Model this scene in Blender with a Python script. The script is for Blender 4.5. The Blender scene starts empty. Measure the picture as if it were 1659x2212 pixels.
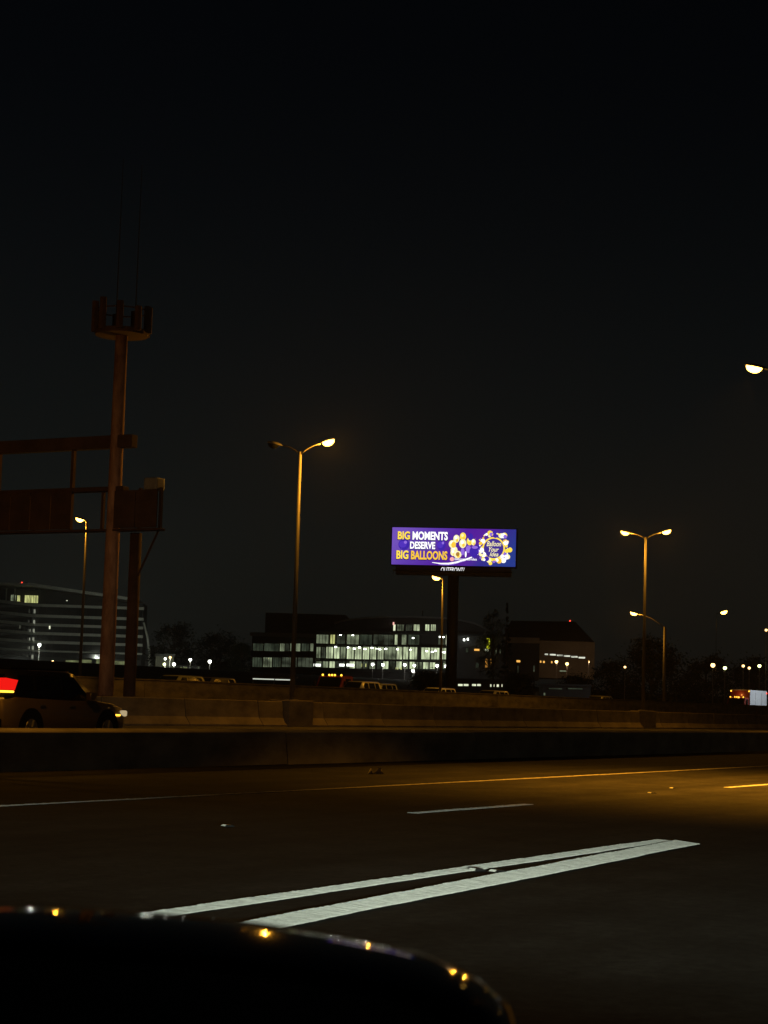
import bpy, bmesh, math, random
from mathutils import Vector, Matrix
random.seed(7)
R_ = math.radians
scene = bpy.context.scene
C = scene.collection

# ------------------------------------------------------------------ camera
CAM_H = 1.33                     # eye height in a moving car
YAW, ROLL = R_(28.8), R_(1.7)    # looking 28.8 degrees left of the road direction (+X)
FPX, CX, CY = 4000.0, 829.5, 1106.0   # focal length and centre on a 1659 x 2212 picture
PITCH = math.atan(412 / FPX)
Fh = Vector((math.cos(YAW), math.sin(YAW), 0)); R0 = Vector((math.sin(YAW), -math.cos(YAW), 0)); Zv = Vector((0, 0, 1))
F = Fh * math.cos(PITCH) + Zv * math.sin(PITCH); U0 = Zv * math.cos(PITCH) - Fh * math.sin(PITCH)
Rv = R0 * math.cos(ROLL) + U0 * math.sin(ROLL); Uv = U0 * math.cos(ROLL) - R0 * math.sin(ROLL)
EYE = Vector((0, 0, CAM_H))
cam_data = bpy.data.cameras.new('camera'); cam = bpy.data.objects.new('camera', cam_data); C.objects.link(cam)
m = Matrix((Rv, Uv, -F)).transposed().to_4x4(); m.translation = EYE; cam.matrix_world = m
cam_data.sensor_fit = 'VERTICAL'; cam_data.sensor_height = 36; cam_data.lens = 36 * FPX / 2212
cam_data.clip_start = 0.05; cam_data.clip_end = 9000
cam_data.dof.use_dof = True; cam_data.dof.focus_distance = 120; cam_data.dof.aperture_fstop = 21
scene.camera = cam
scene.render.resolution_x, scene.render.resolution_y = 768, 1024

# ------------------------------------------------------------------ night sky, moonlight, exposure
w = bpy.data.worlds.new('World'); scene.world = w; w.use_nodes = True
nt = w.node_tree; nt.nodes.clear()
sky = nt.nodes.new('ShaderNodeTexSky'); sky.sky_type = 'NISHITA'; sky.sun_disc = False
sky.sun_elevation = R_(24); sky.sun_rotation = R_(200); sky.air_density = 1.0; sky.dust_density = 4.0; sky.ozone_density = 1.0
tint = nt.nodes.new('ShaderNodeMix'); tint.data_type = 'RGBA'; tint.blend_type = 'MULTIPLY'; tint.inputs[0].default_value = 1.0
tint.inputs[7].default_value = (0.74, 0.95, 1.0, 1)      # city glow under a thin overcast
bg = nt.nodes.new('ShaderNodeBackground'); bg.inputs[1].default_value = 0.0006
out = nt.nodes.new('ShaderNodeOutputWorld')
# city glow: a low dome of lamp light in the air, the same all round the horizon
wtc = nt.nodes.new('ShaderNodeTexCoord'); wsx = nt.nodes.new('ShaderNodeSeparateXYZ'); wmr = nt.nodes.new('ShaderNodeMapRange')
wmr.interpolation_type = 'SMOOTHSTEP'; wmr.inputs[1].default_value = 0.36; wmr.inputs[2].default_value = 0.0; wmr.inputs[3].default_value = 0.0; wmr.inputs[4].default_value = 0.0050
bg2 = nt.nodes.new('ShaderNodeBackground'); bg2.inputs[0].default_value = (0.88, 0.97, 0.84, 1); addw = nt.nodes.new('ShaderNodeAddShader')
nt.links.new(wtc.outputs['Generated'], wsx.inputs[0]); nt.links.new(wsx.outputs[2], wmr.inputs[0]); nt.links.new(wmr.outputs[0], bg2.inputs[1])
nt.links.new(sky.outputs[0], tint.inputs[6]); nt.links.new(tint.outputs[2], bg.inputs[0])
nt.links.new(bg.outputs[0], addw.inputs[0]); nt.links.new(bg2.outputs[0], addw.inputs[1]); nt.links.new(addw.outputs[0], out.inputs[0])
moon = bpy.data.lights.new('moon', 'SUN'); moon.energy = 0.0015; moon.angle = R_(10); moon.color = (0.85, 0.9, 1.0)
mo = bpy.data.objects.new('moon', moon); C.objects.link(mo); mo.rotation_euler = (R_(66), 0, R_(200))
vs = scene.view_settings; vs.view_transform = 'Standard'; vs.look = 'None'; vs.exposure = 0; vs.gamma = 1; vs.use_curve_mapping = False
cy = scene.cycles
scene.render.engine = 'CYCLES'
cy.use_denoising = True; cy.sample_clamp_indirect = 0.6; cy.sample_clamp_direct = 0; cy.max_bounces = 6; cy.volume_bounces = 0
cy.caustics_reflective = False; cy.caustics_refractive = False

# ------------------------------------------------------------------ measuring helpers
def ray(x, y): return F + Rv * ((x - CX) / FPX) - Uv * ((y - CY) / FPX)
def at_lat(x, y, L): d = ray(x, y); return EYE + d * (L / d.y)           # on the upright plane L metres left of the car
def hor(x): return 1518 + 0.0297 * (x - 829)                             # horizon row

# ------------------------------------------------------------------ materials
MATS = {}
def mat(name, col, rough=0.7, metal=0.0, var=0.0, scale=5.0, bump=0.0, bscale=40.0, spec=0.5, col2=None, stretch=None, sheen=0, coat=0):
    if name in MATS: return MATS[name]
    m = bpy.data.materials.new(name); m.use_nodes = True; t = m.node_tree; b = t.nodes['Principled BSDF']
    b.inputs['Base Color'].default_value = (*col, 1); b.inputs['Roughness'].default_value = rough; b.inputs['Metallic'].default_value = metal
    b.inputs['Specular IOR Level'].default_value = spec
    if sheen: b.inputs['Sheen Weight'].default_value = sheen; b.inputs['Sheen Roughness'].default_value = 0.4
    if coat: b.inputs['Coat Weight'].default_value = coat; b.inputs['Coat Roughness'].default_value = 0.04
    if var or bump:
        tc = t.nodes.new('ShaderNodeTexCoord'); mp = t.nodes.new('ShaderNodeMapping')
        t.links.new(tc.outputs['Object'], mp.inputs[0])
        if stretch: mp.inputs['Scale'].default_value = stretch
    if var:
        n = t.nodes.new('ShaderNodeTexNoise'); n.inputs['Scale'].default_value = scale; n.inputs['Detail'].default_value = 6; n.inputs['Roughness'].default_value = 0.65
        t.links.new(mp.outputs[0], n.inputs[0])
        cr = t.nodes.new('ShaderNodeValToRGB'); c2 = col2 or tuple(c * (1 - var) for c in col)
        cr.color_ramp.elements[0].position = 0.32; cr.color_ramp.elements[1].position = 0.68
        cr.color_ramp.elements[0].color = (*c2, 1); cr.color_ramp.elements[1].color = (*[min(1, c * (1 + (0 if col2 else var * 0.5))) for c in col], 1)
        t.links.new(n.outputs[0], cr.inputs[0]); t.links.new(cr.outputs[0], b.inputs['Base Color'])
    if bump:
        n2 = t.nodes.new('ShaderNodeTexNoise'); n2.inputs['Scale'].default_value = bscale; n2.inputs['Detail'].default_value = 4
        t.links.new(mp.outputs[0], n2.inputs[0])
        bp = t.nodes.new('ShaderNodeBump'); bp.inputs['Strength'].default_value = bump; bp.inputs['Distance'].default_value = 0.02
        t.links.new(n2.outputs[0], bp.inputs['Height']); t.links.new(bp.outputs[0], b.inputs['Normal'])
    MATS[name] = m; return m
def glow(name, col, strength=1.0, noise=0.0, scale=(1, 1, 1), rnd=0.0):
    """something that gives off light: a lamp lens, a lit window, a screen"""
    if name in MATS: return MATS[name]
    m = bpy.data.materials.new(name); m.use_nodes = True; t = m.node_tree; t.nodes.clear()
    e = t.nodes.new('ShaderNodeEmission'); o = t.nodes.new('ShaderNodeOutputMaterial'); t.links.new(e.outputs[0], o.inputs[0])
    e.inputs[0].default_value = (*col, 1); e.inputs[1].default_value = strength
    if noise:
        tc = t.nodes.new('ShaderNodeTexCoord'); mp = t.nodes.new('ShaderNodeMapping'); mp.inputs['Scale'].default_value = scale
        n = t.nodes.new('ShaderNodeTexNoise'); n.inputs['Scale'].default_value = 1.0; n.inputs['Detail'].default_value = 3
        mr = t.nodes.new('ShaderNodeMapRange'); mr.inputs[1].default_value = 0.36; mr.inputs[2].default_value = 0.64
        mr.inputs[3].default_value = strength * (1 - noise); mr.inputs[4].default_value = strength * (1 + noise)
        t.links.new(tc.outputs['Object'], mp.inputs[0]); t.links.new(mp.outputs[0], n.inputs[0]); t.links.new(n.outputs[0], mr.inputs[0])
        t.links.new(mr.outputs[0], e.inputs[1])
    m.cycles.emission_sampling = 'NONE'
    MATS[name] = m; return m

ASPHALT = mat('asphalt', (0.040, 0.037, 0.033), 0.9, var=0.45, scale=0.9, bump=0.10, bscale=55, spec=0.12)
def wear(m_):
    t = m_.node_tree; b = t.nodes['Principled BSDF']; src = b.inputs['Base Color'].links[0].from_socket
    tc = t.nodes.new('ShaderNodeTexCoord'); mp = t.nodes.new('ShaderNodeMapping'); mp.inputs['Scale'].default_value = (.03, 1.1, 1); n = t.nodes.new('ShaderNodeTexNoise'); n.inputs['Scale'].default_value = 1.0; n.inputs['Detail'].default_value = 5
    n2 = t.nodes.new('ShaderNodeTexNoise'); n2.inputs['Scale'].default_value = 9; n2.inputs['Detail'].default_value = 8; n2.inputs['Roughness'].default_value = .75
    a = t.nodes.new('ShaderNodeMath'); a.operation = 'MULTIPLY'; mr = t.nodes.new('ShaderNodeMapRange'); mr.inputs[1].default_value = .13; mr.inputs[2].default_value = .38; mr.inputs[3].default_value = .45; mr.inputs[4].default_value = 1.5
    mx = t.nodes.new('ShaderNodeMix'); mx.data_type = 'RGBA'; mx.blend_type = 'MULTIPLY'; mx.inputs[0].default_value = 1
    t.links.new(tc.outputs['Object'], mp.inputs[0]); t.links.new(mp.outputs[0], n.inputs[0]); t.links.new(tc.outputs['Object'], n2.inputs[0])
    t.links.new(n.outputs[0], a.inputs[0]); t.links.new(n2.outputs[0], a.inputs[1]); t.links.new(a.outputs[0], mr.inputs[0])
    t.links.new(src, mx.inputs[6]); t.links.new(mr.outputs[0], mx.inputs[7]); t.links.new(mx.outputs[2], b.inputs['Base Color'])
wear(ASPHALT)
ASPHALT2 = mat('old_asphalt', (0.06, 0.056, 0.05), 0.9, var=0.4, scale=0.5, spec=0.2)
EARTH = mat('earth', (0.035, 0.034, 0.022), 0.95, var=0.5, scale=0.08, spec=0.1)
PAINT = mat('road_paint', (0.78, 0.80, 0.76), 0.8, var=0.38, scale=11, bump=0.3, bscale=90, sheen=1.0, spec=0.2)
PAINT_Y = mat('worn_edge_paint', (0.66, 0.60, 0.48), 0.8, var=0.3, scale=9, sheen=0.6, spec=0.2)
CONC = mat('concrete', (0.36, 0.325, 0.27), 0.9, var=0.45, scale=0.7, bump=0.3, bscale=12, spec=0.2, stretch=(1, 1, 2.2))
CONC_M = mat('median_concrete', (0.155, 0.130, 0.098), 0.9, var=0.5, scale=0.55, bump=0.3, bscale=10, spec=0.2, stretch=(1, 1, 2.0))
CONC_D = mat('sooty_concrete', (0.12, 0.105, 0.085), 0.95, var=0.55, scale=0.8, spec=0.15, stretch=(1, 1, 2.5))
STEEL = mat('galvanised_steel', (0.085, 0.078, 0.07), 0.6, 0.2, var=0.25, scale=3, stretch=(1, 1, 0.3))
STEEL_D = mat('weathered_steel', (0.20, 0.19, 0.18), 0.6, 0.3, var=0.3, scale=2)
RUST_D = mat('dark_rusty_steel', (0.09, 0.05, 0.035), 0.9, 0.1, var=0.5, scale=1.0, col2=(0.05, 0.03, 0.024), spec=0.2)  # darker brown variant of the main post's rust colour
RUST = mat('rusty_steel', (0.46, 0.26, 0.165), 0.85, 0.1, var=0.5, scale=2.2, col2=(0.17, 0.08, 0.05), stretch=(1, 1, 0.35), spec=0.25)
HOUSING = mat('lamp_housing', (0.22, 0.21, 0.20), 0.5, 0.4, var=0.2)
BLACK = mat('black_plastic', (0.012, 0.012, 0.013), 0.45)
GLOSS = mat('black_car_paint', (0.003, 0.003, 0.0035), 0.05, coat=0.0, spec=0.07)
GLASS_D = mat('dark_glass', (0.010, 0.012, 0.014), 0.06, spec=0.8)
RUBBER = mat('tyre_rubber', (0.02, 0.02, 0.02), 0.9)
ALLOY = mat('wheel_alloy', (0.4, 0.4, 0.4), 0.35, 0.8)
SODIUM = (1.0, 0.41, 0.028)
LENS = glow('sodium_lens', (1.0, 0.54, 0.085), 12)
LENS_S = glow('warm_lens', (1.0, 0.62, 0.22), 4)
LENS_W = glow('white_lens', (0.95, 1.0, 0.88), 9)
LENS_G = glow('greenish_lens', (0.85, 0.95, 0.35), 5)
LENS_O = glow('amber_lens', (1.0, 0.62, 0.2), 6)
AMBER = glow('amber_marker', (1.0, 0.50, 0.04), 3.0)
REDL = glow('red_lens', (1.0, 0.012, 0.008), 0.9)
REDW = glow('red_warning', (1.0, 0.06, 0.03), 2.2)

# ------------------------------------------------------------------ mesh helpers
class MB:
    def __init__(s): s.v = []; s.f = []
    def add(s, v, f):
        n = len(s.v); s.v += [tuple(p) for p in v]; s.f += [tuple(i + n for i in q) for q in f]; return s
    def box(s, x0, x1, y0, y1, z0, z1):
        return s.add([(x0, y0, z0), (x1, y0, z0), (x1, y1, z0), (x0, y1, z0), (x0, y0, z1), (x1, y0, z1), (x1, y1, z1), (x0, y1, z1)],
                     [(3, 2, 1, 0), (4, 5, 6, 7), (0, 1, 5, 4), (1, 2, 6, 5), (2, 3, 7, 6), (3, 0, 4, 7)])
    def bev(s, x0, x1, y0, y1, z0, z1, b):
        """box with chamfered edges"""
        bm = bmesh.new(); bmesh.ops.create_cube(bm, size=1)
        for v in bm.verts: v.co = Vector(((x0 + x1) / 2 + v.co.x * (x1 - x0), (y0 + y1) / 2 + v.co.y * (y1 - y0), (z0 + z1) / 2 + v.co.z * (z1 - z0)))
        bmesh.ops.bevel(bm, geom=bm.edges[:], offset=b, segments=2, affect='EDGES', profile=0.6)
        bm.verts.index_update(); s.add([v.co[:] for v in bm.verts], [[v.index for v in f.verts] for f in bm.faces]); bm.free(); return s
    def loft(s, rings, cap=True):
        n = len(rings[0]); k = len(s.v)
        for r in rings: s.v += [tuple(p) for p in r]
        for i in range(len(rings) - 1):
            for j in range(n):
                a, b = k + i * n + j, k + i * n + (j + 1) % n
                s.f.append((a, b, b + n, a + n))
        if cap:
            s.f.append(tuple(k + j for j in reversed(range(n)))); s.f.append(tuple(k + (len(rings) - 1) * n + j for j in range(n)))
        return s
    def tube(s, pts, rad, n=10, cap=True):
        pts = [Vector(p) for p in pts]; rad = rad if isinstance(rad, (list, tuple)) else [rad] * len(pts); rings = []
        for i, p in enumerate(pts):
            d = (pts[min(i + 1, len(pts) - 1)] - pts[max(i - 1, 0)]).normalized()
            u = d.cross(Vector((0, 0, 1)) if abs(d.z) < 0.9 else Vector((1, 0, 0))).normalized(); q = d.cross(u)
            rings.append([p + (u * math.cos(t) + q * math.sin(t)) * rad[i] for t in (2 * math.pi * k / n for k in range(n))])
        return s.loft(rings, cap)
    def ell(s, c, a, b, cc, nu=12, nv=8, half=0, ax=None):
        """ellipsoid, half=1 upper, -1 lower; ax = 3 axes"""
        ax = ax or (Vector((1, 0, 0)), Vector((0, 1, 0)), Vector((0, 0, 1))); c = Vector(c)
        lo, hi = (-math.pi / 2, math.pi / 2) if not half else ((0, math.pi / 2) if half > 0 else (-math.pi / 2, 0))
        rings = []
        for i in range(nv + 1):
            t = lo + (hi - lo) * i / nv; k = max(math.cos(t), 0.02)
            rings.append([c + ax[0] * (a * k * math.cos(p)) + ax[1] * (b * k * math.sin(p)) + ax[2] * (cc * math.sin(t)) for p in (2 * math.pi * j / nu for j in range(nu))])
        return s.loft(rings)
    def build(s, name, material, parent=None, smooth=False, loc=None):
        me = bpy.data.meshes.new(name); me.from_pydata(s.v, [], s.f)
        bm = bmesh.new(); bm.from_mesh(me); bmesh.ops.recalc_face_normals(bm, faces=bm.faces[:]); bm.to_mesh(me); bm.free()
        me.materials.append(material)
        if smooth:
            for p in me.polygons: p.use_smooth = True
        o = bpy.data.objects.new(name, me); C.objects.link(o)
        if parent: o.parent = parent
        if loc is not None: o.location = loc
        return o
def tag(o, label, cat=None, group=None, kind=None):
    if label: o['label'] = label
    if cat: o['category'] = cat
    if group: o['group'] = group
    if kind: o['kind'] = kind
    return o
def thing(name, label, cat, loc=(0, 0, 0), rotz=0.0, group=None):
    o = bpy.data.objects.new(name, None); C.objects.link(o); o.location = loc; o.rotation_euler = (0, 0, rotz); o.empty_display_size = 0.3
    return tag(o, label, cat, group)
def share(src, name, parent, loc=None, rotz=None, material=None):
    o = bpy.data.objects.new(name, src.data); C.objects.link(o); o.parent = parent
    if loc is not None: o.location = loc
    if rotz is not None: o.rotation_euler = (0, 0, rotz)
    if material: o.material_slots[0].link = 'OBJECT'; o.material_slots[0].material = material
    return o
def lamp_light(name, parent, loc, power, col, radius=0.12, spot=None, aim=None, blend=0.5):
    l = bpy.data.lights.new(name, 'SPOT' if spot else 'POINT'); l.energy = power; l.color = col; l.shadow_soft_size = radius
    if spot: l.spot_size = R_(spot); l.spot_blend = blend
    o = bpy.data.objects.new(name, l); C.objects.link(o); o.parent = parent; o.location = loc
    if aim is not None: o.rotation_euler = Vector(aim).to_track_quat('-Z', 'Y').to_euler()
    return o

# ------------------------------------------------------------------ ground and roads
Z_MAIN, Z_FAR, L_NEAR, L_MED, L_FARW = 0.04, 0.95, 20.5, 48.0, 60.0
def sm(a, b, x): t = max(0, min(1, (x - a) / (b - a))); return t * t * (3 - 2 * t)
def ground_z(y):
    if y < 84: return -0.06
    return -0.06 + 7.0 * sm(84, 215, y) + 2.2 * sm(215, 470, y)
g = MB(); xs = [-3000, -1200, -400, -150, 0, 150, 300, 500, 900, 2000, 5000]
ys = [-3000, -800, -200, -40, 84, 96, 108, 120, 132, 144, 156, 168, 180, 192, 204, 215, 240, 300, 360, 420, 470, 700, 1200, 2500, 5000]
for y in ys:
    for x in xs: g.v.append((x, y, ground_z(y)))
nx = len(xs)
for j in range(len(ys) - 1):
    for i in range(nx - 1): g.f.append((j * nx + i, j * nx + i + 1, (j + 1) * nx + i + 1, (j + 1) * nx + i))
tag(g.build('ground', EARTH), None, kind='structure')
road = tag(MB().box(-150, 900, -14, 22.0, -0.3, 0).build('road', ASPHALT), None, kind='structure')
tag(MB().box(-150, 900, 22.01, 60.4, -0.3, Z_MAIN).build('express_road', ASPHALT2), None, kind='structure')
tag(MB().box(-150, 900, 60.41, 83, -0.3, Z_FAR).build('frontage_road', ASPHALT2), None, kind='structure')

def strip(name, pts, material, z=0.004):
    """painted thermoplastic marking: slightly ragged edges and fine cross ribs that face the traffic"""
    a, b = pts; ln = abs(a[1][0] - a[0][0]); n = int(min(ln, 60) / 0.015) // 2 * 2; q = MB(); ja = jb = 0
    for i in range(n + 1):
        t = i / n; zz = z + (0.0068 * random.uniform(.55, 1.15) if i % 2 else 0)
        ja = max(-.012, min(.012, ja + random.uniform(-.003, .003))); jb = max(-.012, min(.012, jb + random.uniform(-.003, .003)))
        q.v.append((a[0][0] + (a[1][0] - a[0][0]) * t, a[0][1] + (a[1][1] - a[0][1]) * t + ja, zz))
        q.v.append((b[0][0] + (b[1][0] - b[0][0]) * t, b[0][1] + (b[1][1] - b[0][1]) * t + jb, zz))
    for i in range(n): q.f.append((2 * i, 2 * i + 1, 2 * i + 3, 2 * i + 2))
    return q.build(name, material, road)
strip('lane_marking', (((4.0, 6.79), (18.45, 6.80)), ((4.0, 6.57), (18.40, 6.60))), PAINT)
strip('lane_marking', (((4.0, 5.74), (18.42, 6.60)), ((4.0, 5.47), (18.12, 6.23))), PAINT, 0.008)
for x in (8.0, 20.2, 32.3, 44.5, 56.7, 68.9, 81.1, 93.3):
    strip('lane_marking', (((x, 10.66), (x + 3.3, 10.60)), ((x, 10.51), (x + 3.3, 10.45))), PAINT)
strip('edge_line', (((5, 14.38), (95, 14.38)), ((5, 14.26), (95, 14.26))), PAINT_Y)
for x in (30.6, 42.8, 55, 67.2):
    strip('lane_marking', (((x, 6.79), (x + 3.05, 6.79)), ((x, 6.66), (x + 3.05, 6.66))), PAINT)
# reflective raised markers
RPMW = mat('reflector_white', (0.85, 0.87, 0.82), 0.3, sheen=1.0)
def rpm(x, y, label, rot=0):
    t = thing('pavement_marker', label, 'road marker', (x, y, 0.0), rot, 'raised reflective markers on the road')
    MB().add([(-.06, -.06, 0), (.06, -.06, 0), (.06, .06, 0), (-.06, .06, 0), (-.025, -.05, .02), (.025, -.05, .02), (.025, .05, .02), (-.025, .05, .02)],
             [(3, 2, 1, 0), (4, 5, 6, 7), (0, 1, 5, 4), (1, 2, 6, 5), (2, 3, 7, 6), (3, 0, 4, 7)]).build('body', BLACK, t)
    MB().add([(-.056, -.045, .007), (-.056, .045, .007), (-.034, .04, .021), (-.034, -.04, .021)], [(0, 1, 2, 3)]).build('reflector', RPMW, t)
rpm(13.74, 6.60, 'white raised reflector beside the farther of the two wide white stripes', -0.5)
rpm(13.75, 6.42, 'white raised reflector touching the nearer wide white stripe', -0.5)
rpm(16.39, 10.76, 'lone white raised reflector in the dark lane, left of the short dash', -0.5)
rpm(28.65, 10.66, 'white raised reflector just ahead of the second short dash, orange-lit', -0.5)
rpm(30.9, 11.1, 'tiny reflector farthest along the orange-lit lane', -0.5)
q = MB()
for i in range(14):
    a = i / 13 * 2.6; q.v += [(0.26 * math.cos(a) + random.uniform(-.02, .02), 0.14 * math.sin(a), 0.004), (0.17 * math.cos(a), 0.07 * math.sin(a) + random.uniform(-.02, .02), 0.07 + 0.05 * math.sin(3 * a))]
for i in range(13): q.f.append((2 * i, 2 * i + 1, 2 * i + 3, 2 * i + 2))
tag(q.build('tyre_scrap', mat('pale_scrap', (0.45, 0.42, 0.38), 0.9), loc=(30.5, 16.75, 0)), 'pale curved scrap lying on the dark shoulder beyond the edge line', 'debris')

# ------------------------------------------------------------------ concrete barriers
def barrier(name, label, cat, L, zb, prof, x0, x1, seg, gap, material, group=None):
    t = thing(name, label, cat, (0, L, zb), 0, group); first = None; x = x0
    while x < x1:
        if first is None:
            q = MB(); q.loft([[(0, py, pz) for py, pz in prof], [(seg - gap, py, pz) for py, pz in prof]])
            first = q.build('barrier_segment', material, t, loc=(x, 0, 0))
        else: share(first, 'barrier_segment', t, (x, random.uniform(-.012, .012), random.uniform(-.008, .008)))
        x += seg
    return t
PROF_N = [(.32, 0), (.32, .07), (.20, .28), (.16, .66), (.13, .71), (.04, .715), (-.17, .665), (-.185, .645), (-.27, .0)]
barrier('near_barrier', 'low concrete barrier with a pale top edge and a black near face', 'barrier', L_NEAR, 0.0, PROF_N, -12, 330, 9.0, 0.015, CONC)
PROF_M = [(-.52, 0), (.52, 0), (.52, .08), (.27, .42), (.17, 1.18), (.14, 1.22), (-.14, 1.22), (-.17, 1.18), (-.27, .42), (-.52, .08)]
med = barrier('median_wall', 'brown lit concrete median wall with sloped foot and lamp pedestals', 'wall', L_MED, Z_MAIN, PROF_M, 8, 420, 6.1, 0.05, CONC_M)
for X in (78.45, 127.0):    # lamp pedestals
    MB().bev(X - 1.15, X + 1.15, -.58, .58, 0, 1.28, .04).build('pedestal', CONC_M, med)
PROF_F = [(-.16, 0), (.16, 0), (.14, 2.14), (.20, 2.14), (.20, 2.20), (-.20, 2.20), (-.20, 2.14), (-.14, 2.14)]
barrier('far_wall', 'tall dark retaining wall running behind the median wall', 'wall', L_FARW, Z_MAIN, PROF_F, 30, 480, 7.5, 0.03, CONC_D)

# ------------------------------------------------------------------ street lamps
def head(root, base, dirv, tilt, lit, power, scale=1.0, lens=LENS, light=True, cut=None):
    """cobra head: housing above, drop lens below, along dirv (unit, horizontal)"""
    d = (dirv * math.cos(tilt) + Zv * math.sin(tilt)).normalized(); s = dirv.cross(Zv).normalized(); u = s.cross(d)
    if u.z < 0: u = -u
    c = base + d * 0.42 * scale
    h = MB().ell(c, .48 * scale, .20 * scale, .13 * scale, 14, 5, 1, (d, s, u)).build('lamp_head', HOUSING, root, True)
    lz = lens if lit else GLASS_D
    MB().ell(c + d * .06 * scale, .34 * scale, .185 * scale, .25 * scale, 14, 6, -1, (d, s, u)).build('lens', lz, h, True)
    if lit and light: lamp_light('lamp_bulb', h, c + d * .06 * scale - u * (.36 * scale), power, SODIUM, 0.10, spot=cut, aim=(dirv * .5 - Zv) if cut else None, blend=.8)
def street_lamp(label, base, top, arms, group, r0=.13, r1=.075, power=1700, material=STEEL, name='street_lamp', scale=1.0, lens=LENS, light=True, cut=None):
    t = thing(name, label, 'street lamp', base, 0, group); b = Vector(base); hgt = top - b.z
    MB().tube([(0, 0, 0), (0, 0, hgt * .5), (0, 0, hgt)], [r0, (r0 + r1) / 2, r1], 14).build('pole', material, t, True)
    MB().bev(-r0 * 2, r0 * 2, -r0 * 2, r0 * 2, 0, .05, .01).build('base_plate', STEEL_D, t)
    for dv, ln, rise, lit in arms:
        dv = Vector((dv[0], dv[1], 0)).normalized(); p0 = Vector((0, 0, hgt - .25))
        pts = [p0 + dv * (ln * k) + Zv * (.15 + rise * math.sin(k * math.pi / 2)) for k in (0, .25, .5, .75, 1)]
        pts[0] = p0 + Zv * .1
        MB().tube(pts, [.045, .042, .04, .036, .033], 8).build('arm', material, t, True)
        head(t, pts[-1] - dv * .02, dv, R_(14), lit, power, scale, lens, light, cut)
    return t
G1 = 'twin-arm lamps on the median and near barriers'
NEARD, FARD = (0, -1), (0, 1)
street_lamp('tall twin-arm lamp with only its nearer head lit, left of the billboard', (78.45, L_MED, Z_MAIN + 1.28), 13.7, [(NEARD, 1.15, .45, True), (FARD, 1.15, .45, False)], G1, power=3200)
street_lamp('twin-arm lamp with both heads glowing, right of the billboard', (127.0, L_MED, Z_MAIN + 1.28), 13.9, [(NEARD, 1.15, .4, True), (FARD, 1.15, .4, True)], G1)
X = 70.2
street_lamp('biggest orange lamp head cut by the right picture edge', (70.2, L_NEAR, .71), 14.5, [(NEARD, 1.15, .45, False), (FARD, 1.15, .45, True)], G1, power=3200 if X < 50 else 1400, cut=104)
for X, lab in ((22.2, 'same kind of lamp on the near barrier beyond the left picture edge'), (118.2, 'same kind of lamp on the near barrier, next along beyond the right picture edge')):
    street_lamp(lab, (X, L_NEAR, .71), 14.5, [(NEARD, 1.15, .45, False), (FARD, 1.15, .45, True)], G1, power=3200 if X < 50 else 1400, cut=104)
street_lamp('twin-arm median lamp beyond the left picture edge', (30.8, L_MED, Z_MAIN + 1.2), 13.7, [(NEARD, 1.15, .45, True), (FARD, 1.15, .45, True)], G1, power=1200)
G2 = 'single-arm lamps behind the dark wall'
street_lamp('small lamp seen through the rusty sign gantry', (78.5, 61.2, Z_FAR), 10.5, [(FARD, .15, .15, True)], G2, .09, .05, power=450, scale=.75)
street_lamp('slim lamp standing just left of the billboard column', (120.6, 61.2, Z_FAR), 10.45, [(FARD, .12, .15, True)], G2, .10, .06, power=700)
street_lamp('lamp with a long upswept arm, right of the twin-arm lamp', (167.4, 61.2, Z_FAR), 9.3, [((-.35, 1), 2.5, 1.25, True)], G2, .16, .12, power=1200)
p = at_lat(1557, 1325, 92)
street_lamp('lone round orange lamp in open sky beyond the far wall', (p.x, 92.7, .5), p.z + .05, [((-.3, -1), .6, .1, True)], G2, .05, .03, light=False, material=BLACK, scale=1.7)
# roadside lamp on our right, out of the frame: throws the orange pool on the right of the road
t = street_lamp('long-armed roadside lamp beyond the right picture edge', (34.5, -6.5, 0), 11.2, [(FARD, 13.3, .6, False)], G1)
sl = lamp_light('lamp_bulb', t, (0, 14.0, 11.0), 23000, SODIUM, .15, spot=104, aim=(0, 0.0, -1), blend=1.0)

q = Vector((236, 61.2, 9)); t = street_lamp('added white lamp beyond the right picture edge, lighting the silver truck box', (q.x, 61.2, Z_FAR), 9.5, [(FARD, 1.5, .4, True)], G2, .10, .06, light=False, lens=LENS_W)
lamp_light('lamp_bulb', t, (0, 2.2, 8.6), 5500, (.88, .95, 1.0), .15, spot=95, aim=(.2, 9.5, -7), blend=.6)  # unseen lamp added to brighten the side of the truck box

# ------------------------------------------------------------------ rusty sign gantry with antenna platform
GX, GL = 65.1, 49.3
t = thing('sign_gantry', 'tall rusty steel sign gantry with an antenna platform on top', 'gantry', (GX, GL, Z_MAIN))
def gz(y, x=245): return at_lat(x, y, GL).z - Z_MAIN
MB().tube([(0, 0, 0), (0, 0, gz(1160)), (0, 0, gz(720))], [.34, .31, .27], 16).build('main_post', RUST, t, True)
MB().tube([(0, 0, 0), (0, 0, .35)], [.55, .5], 16).build('base_collar', CONC, t, True)
MB().tube([(0.55, -.85, 0), (0.55, -.85, gz(1150))], [.27, .26], 14).build('second_post', RUST_D, t, True)
zt, zm_, zb_ = gz(953), gz(1056), gz(1146)
span = 16.0
for nm, z0, z1, y0 in (('top_chord', zt - .28, zt + .28, -.95), ('middle_chord', zm_ - .10, zm_ + .10, -.6)):
    MB().bev(-.22, .22, y0, span, z0, z1, .03).build(nm, RUST_D, t)
MB().bev(-.26, .26, -2.6, span, zb_ - .05, zb_ + .05, .015).build('bottom_chord', RUST_D, t)
for y in (-2.5, -1.4, .6, 2.35, 4.4, 6.6, 8.8, 11, 13.2): MB().box(-.07, .07, y - .06, y + .06, zb_, zm_).build('strut', RUST_D, t)
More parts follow.
